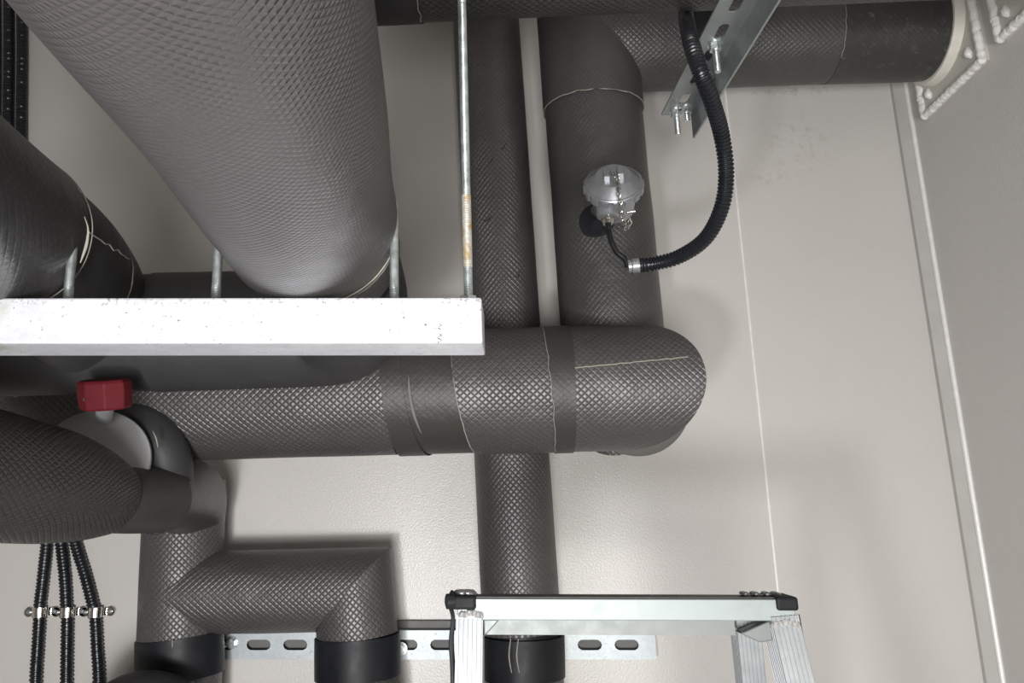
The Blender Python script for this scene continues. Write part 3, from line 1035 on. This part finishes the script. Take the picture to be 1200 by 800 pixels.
def ubolt(pxa, pxb, cz_r, label):
    yy = by + bd / 2 + 0.0
    a, b_ = Vector((PY(pxa, 345, yy).x, yy, zt)), Vector((PY(pxb, 345, yy).x, yy, zt))
    t = thing('u_bolt', a, label, 'u-bolt')
    mid = (a + b_) / 2
    R_ = (b_.x - a.x) / 2
    hs = cz_r
    for q in (a, b_):
        prof = []
        h = -0.002
        while h < 0.018:
            prof += [(h, 0.0042), (h + 0.00075, 0.0037)]
            h += 0.0015
        MB().lathe(q, Z, prof, seg=14).build('thread', 'rod', t)
    pts = [(a + Z * 0.016, 0.0040), (a + Z * hs * 0.6, 0.0040), (a + Z * hs, 0.0040)]
    for i in range(1, 16):
        an = math.pi * i / 16
        pts.append((Vector((mid.x - R_ * math.cos(an), yy, zt + hs + R_ * math.sin(an))), 0.0040))
    pts += [(b_ + Z * hs, 0.0040), (b_ + Z * hs * 0.6, 0.0040), (b_ + Z * 0.016, 0.0040)]
    MB().sweep(pts, seg=12, step=0.01).build('bow', 'rod', t)
    return t


ubolt(253, 462, 0.085, 'steel u-bolt holding the large grey pipe on the beam')
ubolt(-125, 80, 0.055, 'steel u-bolt at far left holding the dark near pipe on the beam')

for q in COL.objects:
    if q.parent is None and q.name.split('.')[0] in ('support_beam', 'threaded_rod', 'u_bolt'):
        level(q, -0.035, PY(300, 348.5, by).x)

# ================================================================== slotted angle bracket, upper right
g0 = P(775, 133, 1.10)
g1 = P(845, 0, 0.85)
gz = (g0.z + g1.z) / 2
g0.z = g1.z = gz
ex = (g1 - g0).normalized()
ey = Vector((ex.y, -ex.x, 0))
if ey.x < 0: ey = -ey
L = 0.62
an_ = thing('slotted_angle', g0, 'dull galvanised slotted angle jutting forward under the upper pipe', 'bracket')
wd = 0.043
MB().slotted(g0 + ey * (wd / 2), ex, ey, Z, wd, 0.050, 12, 0.030, 0.012, 0.0025, lead=0.02).build('slotted_face', 'angle', an_)
mb = MB()
fl = 0.036
v = [g0 + ey * wd, g0 + ey * (wd + 0.0025), g0 + ey * (wd + 0.0025) + ex * L, g0 + ey * wd + ex * L]
mb.hexa([p - Z * fl for p in v] + [p + Z * 0.0025 for p in v])
mb.build('flange', 'angle', an_)
for k, (d_, off, ln) in enumerate(((0.012, 0.018, 0.030), (0.020, 0.030, 0.014), (0.10, 0.034, 0.014), (0.170, 0.022, 0.030))):
    c = g0 + ex * d_ + ey * off
    MB().lathe(c, -Z, [(0, 0.0095), (0.0015, 0.0095)], seg=20).build('washer', 'zinc', an_)
    MB().lathe(c - Z * 0.0015, -Z, [(0, 0.0080), (0.007, 0.0080)], seg=6).build('nut', 'zinc', an_, bevel=0.0005)
    MB().lathe(c - Z * 0.0085, -Z, [(0, 0.0042)] + [(0.0012 * j, 0.0042 if j % 2 else 0.0037) for j in range(1, int(ln / 0.0012))], seg=12).build('bolt', 'zinc', an_)

# black hanger band around the upper pipe
c = on_h(812)
hb = thing('pipe_clamp', c, 'black rubber band clamp around the upper pipe behind the slotted angle', 'pipe clamp')
MB().lathe(on_h(799), axH, [(0, rh * 0.9), (0, rh + 0.004), (0.034, rh + 0.004), (0.034, rh * 0.9)], seg=72, cap=(False, False)).build('band', 'rubber', hb)
0 and MB().box((on_h(812).x - 0.012, BY - rh - 0.09, bt.z + 0.06), (on_h(812).x + 0.012, BY - rh + 0.03, bt.z + 0.066)).build('bracket_tab', 'rubber', hb)


# ================================================================== corrugated conduits
def conduit(parent, pts, r, pitch, mat='black', name='sleeve'):
    # smooth the path then alternate radii
    n = len(pts)
    q = []
    for i in range(n - 1):
        p0, p1_, p2_, p3 = pts[max(i - 1, 0)], pts[i], pts[i + 1], pts[min(i + 2, n - 1)]
        k = max(2, int((p2_ - p1_).length / 0.001))
        for t in range(k):
            t = t / k
            q.append(0.5 * ((2 * p1_) + (p2_ - p0) * t + (2 * p0 - 5 * p1_ + 4 * p2_ - p3) * t * t + (3 * p1_ - p0 - 3 * p2_ + p3) * t ** 3))
    q.append(pts[-1])
    # resample at pitch/6
    out = [(q[0], r)]
    acc, st = 0.0, pitch / 5
    k = 0
    for i in range(1, len(q)):
        acc += (q[i] - q[i - 1]).length
        if acc >= st:
            acc -= st
            k += 1
            out.append((q[i], r * (1.0, 1.0, 0.98, 0.84, 0.84)[k % 5]))
    return MB().sweep(out, seg=18, step=10, smooth=False).build(name, mat, parent)


sens_end = P(747, 311, 1.085)
cpts = [P(808, -30, 1.10), P(804, 12, 1.065), P(806, 32, 0.995), P(811, 54, 0.935), P(821, 84, 0.915), P(834, 118, 0.935), P(846, 160, 0.97), P(851, 205, 0.99), P(845, 245, 1.01),
        P(826, 280, 1.04), P(795, 301, 1.07), P(765, 309, 1.085), sens_end]
cc = thing('flexible_conduit', cpts[3], 'black corrugated conduit hanging in a curve from the top to the sensor cable', 'conduit')
cpts = [P(812, -110, 1.12)] + cpts
conduit(cc, cpts, 0.0104, 0.0048)
dirc = (sens_end - cpts[-2]).normalized()
MB().lathe(sens_end - dirc * 0.002, dirc, [(0, 0.0088), (0, 0.0112), (0.010, 0.0112), (0.011, 0.0096), (0.016, 0.0096), (0.016, 0.006)], seg=24).build('end_ferrule', 'zinc', cc, bevel=0.0004)

CYW = WALL - 0.012
cl_y = 717
for k, (top, mid, bot, up) in enumerate(((55, 46.5, 42, -6), (71, 79, 78, 9.5), (87, 112, 116, 25))):
    lab = ('leftmost of the three black corrugated conduits on the lower left wall', 'middle of the three black corrugated conduits on the lower left wall', 'rightmost of the three black corrugated conduits, bent outward at its saddle')[k]
    pts = [PY(up, -60, CYW), PY(up + 1, 60, CYW), PY(up + 1, 200, CYW), PY(up + 12, 380, CYW), PY((up + top) / 2 + 14 - k, 520, CYW), PY(top - 3 + k, 590, CYW), PY(top, 628, CYW), PY((top + mid) / 2 + (1 if k else 0), 675, CYW),
           PY(mid - k, 712, CYW), PY(mid, 722, CYW), PY((mid + bot) / 2, 760, CYW), PY(bot, 800, CYW), PY(bot - 1, 900, CYW)]
    t = thing('flexible_conduit', Vector((pts[-1].x, CYW, 0)), lab, 'conduit', None)
    last = pts[-1]
    conduit(t, pts, 0.0106, 0.0062)
    MB().sweep([(last, 0.0100), (Vector((last.x, CYW, 0)), 0.0100)], seg=16, step=0.5).build('sleeve', 'black', t)
    # saddle clip
    c = PY(mid, cl_y, CYW)
    lab2 = ('nickel saddle clip on the leftmost wall conduit', 'nickel saddle clip on the middle wall conduit', 'nickel saddle clip on the rightmost wall conduit')[k]
    s_ = thing('saddle_clip', Vector((c.x, WALL, c.z)), lab2, 'clip', 'saddle clips on the wall conduits')
    rr = 0.0122
    mb = MB()
    rows, uvs = [], []
    prof = [(-0.012, 0.0), (-0.012, 0.0)]
    arc = []
    for i in range(17):
        a = math.pi * i / 16
        arc.append((-rr * math.cos(a), -rr * math.sin(a)))
    ins = [(x * 0.9, y * 0.9) for x, y in arc]
    pf = [(x, y) for x, y in arc] + ins[::-1]
    mb.extrude(pf, Vector((c.x, CYW, c.z - 0.009)), X, Y_, Z, 0.018)
    mb.build('strap', 'nickel', s_, bevel=0.0008)
    for sx in (-1, 1):
        e = Vector((c.x + sx * 0.0195, WALL - 0.0035, c.z))
        e2_ = MB().obox(e, X, Y_, Z, 0.017, 0.003, 0.014).build('ear', 'nickel', s_, bevel=0.001)
        MB().lathe(e + X * sx * 0.004, -Y_, [(0, 0.0082), (0.0025, 0.0082)], seg=20).build('ear_end', 'nickel', s_)
        MB().lathe(e + X * sx * 0.003 - Y_ * 0.002, -Y_, [(0, 0.0042), (0.002, 0.0040), (0.0032, 0.0022)], seg=16).build('screw', 'rod', s_)

# ================================================================== temperature sensor head
sc_ = P(719, 223, 1.125)
sn = (CAM - sc_).normalized()
sax = (sn + Vector((0.04, 0, 0.86))).normalized()     # lid points forward and up
st = thing('temperature_sensor', sc_, 'silver round sensor head with screw lid on the right riser', 'sensor')
S = 0.0425
MB().lathe(sc_, sax, [(-0.040, 0.020), (-0.038, 0.029), (-0.004, 0.034), (0.0, 0.036)], seg=48).build('housing', 'silver', st)
lid = MB().lathe(sc_, sax, [(0.0, S * 0.93), (0.001, S * 0.985), (0.013, S), (0.0145, S * 0.97), (0.0150, S * 0.93), (0.0255, S * 0.66), (0.0272, S * 0.60), (0.0274, S * 0.3)], seg=64).build('lid', 'silver', st, sharp=0.3)
ux = (X - sax * X.dot(sax)).normalized()
uy = sax.cross(ux)
for i in range(16):
    a = 2 * math.pi * i / 16
    d = ux * math.cos(a) + uy * math.sin(a)
    tt = -ux * math.sin(a) + uy * math.cos(a)
    MB().obox(sc_ + sax * 0.0065 + d * (S * 1.0), tt, d, sax, 0.0095, 0.003, 0.010).build('grip', 'silver', lid, bevel=0.0006)
MB().obox(sc_ + sax * 0.031 + ux * 0.010, ux, uy, sax, 0.009, 0.019, 0.012).build('clip_lug', 'silver', lid, bevel=0.001)
MB().obox(sc_ + sax * 0.0305 - ux * 0.010, ux, uy, sax, 0.009, 0.019, 0.009).build('clip_lug', 'silver', lid, bevel=0.001)
# neck into the pipe through a dark hole
neck = sc_ - sax * 0.03
wall_pt = P(700, 246, 1.27)
MB().sweep([(neck, 0.014), (neck.lerp(wall_pt, 0.5), 0.012), (wall_pt, 0.011)], seg=20).build('neck', 'silver', st)
hc_ = P(694, 246, 1.243)
hd = (hc_ - Vector((on_b(250).x, BY, hc_.z)))
hd.z = 0
hd.normalize()
hpos = Vector((on_b(250).x, BY, hc_.z)) + hd * (rb * 0.99)
hole = MB().lathe(hpos, hd, [(-0.004, 0.030), (0.0018, 0.029), (0.0022, 0.027), (0.0020, 0.0255), (0.0060, 0.002)], seg=40)
hole.build('sensor_opening', 'rubber', run)
# gland boss
gb = sc_ - sax * 0.016 - uy * 0.026 + ux * 0.0
gdir = (Vector((-0.04, -0.02, -1))).normalized()
gb = P(712, 246, 1.115)
MB().lathe(gb + gdir * -0.012, gdir, [(0, 0.0175), (0.022, 0.0165), (0.024, 0.014)], seg=32).build('gland_boss', 'silver', st)
MB().lathe(gb + gdir * 0.009, gdir, [(0, 0.0110), (0.007, 0.0110)], seg=6).build('gland_nut', 'nickel', st, bevel=0.0006)
MB().lathe(gb + gdir * 0.016, gdir, [(0, 0.0085), (0.006, 0.0075)], seg=20).build('gland_nut', 'nickel', st)
MB().lathe(P(735, 249, 1.085), Vector((1, -0.1, 0.1)), [(0, 0.0018), (0.009, 0.0018), (0.009, 0.0038), (0.011, 0.0038)], seg=12).build('lock_screw', 'nickel', st)
# cable
ge = gb + gdir * 0.02
tag(MB().sweep([(ge, 0.0042), (P(715, 278, 1.095), 0.0042), (P(722, 294, 1.09), 0.0040), (P(732, 303, 1.087), 0.0040), (sens_end + dirc * 0.014, 0.0040)], seg=14, step=0.002).build('sensor_cable', 'cable'),
    'thin black cable looping from the sensor gland into the conduit end', 'cable')
# chain
def link(mb, c, t, nrm, L_, W_, wr):
    bn = t.cross(nrm)
    k = 14
    pts = []
    for i in range(k + 1):
        a = 2 * math.pi * i / k
        pts.append((c + t * (L_ / 2 * math.cos(a)) + bn * (W_ / 2 * math.sin(a)), wr))
    mb.sweep(pts, seg=6, step=1, smooth=False, cap=(False, False))
mb = MB()
cp = [sc_ + sax * 0.036 - uy * 0.0 - ux * 0.004, sc_ + sax * 0.031 - uy * 0.014 + ux * 0.005, P(725, 226, 1.072), P(728, 243, 1.075), P(730, 256, 1.085), P(734, 268, 1.09), P(738, 264, 1.09), P(738, 254, 1.09)]
tot = [0]
for i in range(1, len(cp)): tot.append(tot[-1] + (cp[i] - cp[i - 1]).length)
nl = int(tot[-1] / 0.0052)
for i in range(nl):
    s_ = tot[-1] * (i + 0.5) / nl
    j = max(k for k in range(len(tot) - 1) if tot[k] <= s_)
    tt = (cp[j + 1] - cp[j]).normalized()
    c = cp[j] + tt * (s_ - tot[j])
    side = tt.cross(sn).normalized()
    nv = sn if i % 2 else side
    link(mb, c, tt, (nv - tt * nv.dot(tt)).normalized(), 0.0078, 0.0050, 0.0009)
mb.build('chain', 'nickel', st)

# ================================================================== ladder
ly = 0.76
lz = PY(730, 714, ly).z
zt_ = PY(730, 701.5, ly).z
zb_ = PY(730, 727, ly).z
x0, x1 = PY(536, 714, ly).x, PY(932, 714, ly).x
lad = thing('step_ladder', Vector(((x0 + x1) / 2, ly, 0)), 'aluminium step ladder top with black end caps and ribbed legs', 'ladder')
MB().box((x0, ly, zb_), (x1, ly + 0.034, zt_)).build('top_rail', 'alum', lad, bevel=0.001)
MB().box((x0 + 0.01, ly + 0.003, zt_), (x1 - 0.01, ly + 0.031, zt_ + 0.0012)).build('tread_strip', 'foam_tape', lad)
MB().box((x0 + 0.026, ly + 0.012, zb_ - 0.0145), (x1 - 0.055, ly + 0.05, zb_ + 0.0)).build('rear_rail', 'alum_dull', lad)


def ribbed_leg(p_top, p_bot, wx, wy, nrib, mat, name='leg', xdir=X):
    ez = (p_bot - p_top)
    L_ = ez.length
    ez = ez / L_
    ex_ = (xdir - ez * xdir.dot(ez)).normalized()
    ey_ = ez.cross(ex_)
    if ey_.y < 0: ey_ = -ey_
    prof = []
    # front face ribs (towards the camera: -ey)
    def face(n_, W, fn):
        for i in range(n_):
            a, b_, c_, d_ = -W / 2 + W * i / n_, -W / 2 + W * (i + 0.62) / n_, -W / 2 + W * (i + 0.7) / n_, -W / 2 + W * (i + 0.95) / n_
            for t, dd in ((a, 0), (b_, 0), (c_, 0.0012), (d_, 0.0012)):
                prof.append(fn(t, dd))
    face(nrib, wx, lambda t, d: (t, -wy / 2 + d))
    prof.append((wx / 2, -wy / 2))
    prof.append((wx / 2, wy / 2))
    prof.append((-wx / 2, wy / 2))
    ny = max(3, int(nrib * wy / wx))
    for i in range(ny):
        for k_, dd in ((0.05, 0.0012), (0.3, 0.0012), (0.38, 0), (0.98, 0)):
            t = wy / 2 - wy * (i + k_) / ny
            prof.append((-wx / 2 + dd, t))
    MB().extrude(prof, p_top, ex_, ey_, ez, L_).build(name, mat, lad)


def down(p, lean):      # to the floor
    return Vector((p.x + lean[0] * p.z, p.y + lean[1] * p.z, 0.0))


wl = (PY(566, 740, ly).x - PY(534.5, 740, ly).x)
pl = Vector((PY(550.5, 730, ly).x, ly + 0.015, zb_ + 0.002))
ribbed_leg(pl, down(pl, (-0.03, -0.16)), wl, 0.030, 6, 'leg_alum')
pr = Vector((PY(920, 730, ly).x, ly + 0.015, zb_ + 0.002))
ribbed_leg(pr, down(pr, (0.09, -0.16)), wl * 1.02, 0.034, 6, 'leg_alum')
pr2 = Vector((PY(886, 730, ly).x, ly + 0.040, zb_ + 0.002))
ribbed_leg(pr2, down(pr2, (0.085, 0.28)), wl * 0.9, 0.030, 6, 'leg_alum')
pl2 = Vector((PY(556, 730, ly + .04).x, ly + 0.05, zb_ + 0.002))
ribbed_leg(pl2, down(pl2, (-0.03, 0.28)), wl * 0.7, 0.026, 5, 'alum_dull')
# gussets (diagonal cheeks) and welds
for sx, px, k in ((1, 578, 1), (-1, 893, -1)):
    g = PY(px, 733, ly + 0.004)
    mb = MB()
    xa = PY(566, 729, ly).x if sx > 0 else PY(906, 729, ly).x
    v2 = [(xa, zb_), (xa + sx * 0.016, zb_), (xa, zb_ - 0.016)]
    if sx < 0:
        v2 = [(xa, zb_), (xa - 0.030, zb_ - 0.012), (xa - 0.012, zb_ - 0.020), (xa, zb_ - 0.018)]
    lo = [mb.bm.verts.new((x, ly + 0.006, z)) for x, z in v2]
    hi = [mb.bm.verts.new((x, ly + 0.026, z)) for x, z in v2]
    mb.bm.faces.new(lo); mb.bm.faces.new(hi[::-1])
    for i in range(len(v2)):
        j = (i + 1) % len(v2)
        mb.bm.faces.new((lo[i], lo[j], hi[j], hi[i]))
    mb.build('gusset', 'alum_dull', lad, bevel=0.0012)
for (pa, pb, y_) in ((538, 566, 726), (903, 936, 723)):
    pts = []
    for i in range(16):
        t = i / 15
        pts.append((PY(pa + (pb - pa) * t, y_ + 3 * math.sin(t * 9) * .5, ly - 0.001), 0.0022 + 0.0016 * abs(math.sin(i * 1.9))))
    MB().sweep(pts, seg=8, step=0.002).build('weld', 'weld', lad)
# black end caps
for xa, xb in ((x0 - 0.005, PY(558, 707, ly).x), (PY(909, 705, ly).x, x1 + 0.003)):
    MB().box((xa, ly - 0.003, zt_ - 0.0100), (xb, ly + 0.037, zt_ + 0.0025)).build('end_cap', 'cap', lad, bevel=0.0025)
for px in (541, 548):
    c = PY(px, 697, ly + 0.012)
    MB().lathe(Vector((c.x, ly + 0.015, zt_ + 0.0015)), Z, [(0, 0.0085), (0.003, 0.0085), (0.005, 0.006), (0.0055, 0.002)], seg=20).build('rivet', 'silver', lad)
for px in (874, 886, 899, 910):
    c = PY(px, 697, ly + 0.02)
    MB().lathe(Vector((c.x, ly + 0.022, zt_ + 0.001)), (Z + X * 0.3), [(0, 0.006), (0.002, 0.0062), (0.0035, 0.004), (0.004, 0.0015)], seg=20).build('rivet', 'silver', lad)
# black straps hanging at both ends
MB().sweep([(PY(531, 700, ly + .01), 0.0022), (PY(526, 712, ly + .005), 0.0024), (PY(531, 730, ly), 0.0020), (PY(529, 760, ly), 0.0026), (PY(531, 800, ly), 0.0026), (PY(531, 900, ly), 0.0026)], seg=10, step=0.004).build('strap', 'black', lad)
MB().lathe(PY(527, 712, ly), Vector((-1, -.3, 0)), [(-0.004, 0.007), (0.003, 0.007), (0.004, 0.004)], seg=20).build('strap_button', 'black', lad)
MB().sweep([(PY(934, 712, ly), 0.0018), (PY(938, 732, ly), 0.0016), (PY(943, 758, ly + .004), 0.0016)], seg=8, step=0.004).build('strap', 'black', lad)

level(lad, -0.036, PY(730, 714, ly).x)

# ceiling lamp added for general light, unseen behind the viewer
lp = thing('added_ceiling_lamp', Vector((0.9, -1.3, ZC - 0.06)), 'added long white ceiling lamp, unseen behind the viewer', 'lamp')
MB().box((0.3, -1.42, ZC - 0.06), (1.05 if XR > 1.1 else XR - 0.02, -1.18, ZC)).build('housing', 'seal', lp, bevel=0.004)
MB().box((0.32, -1.40, ZC - 0.066), (XR - 0.04, -1.20, ZC - 0.06)).build('diffuser', 'lamp', lp)
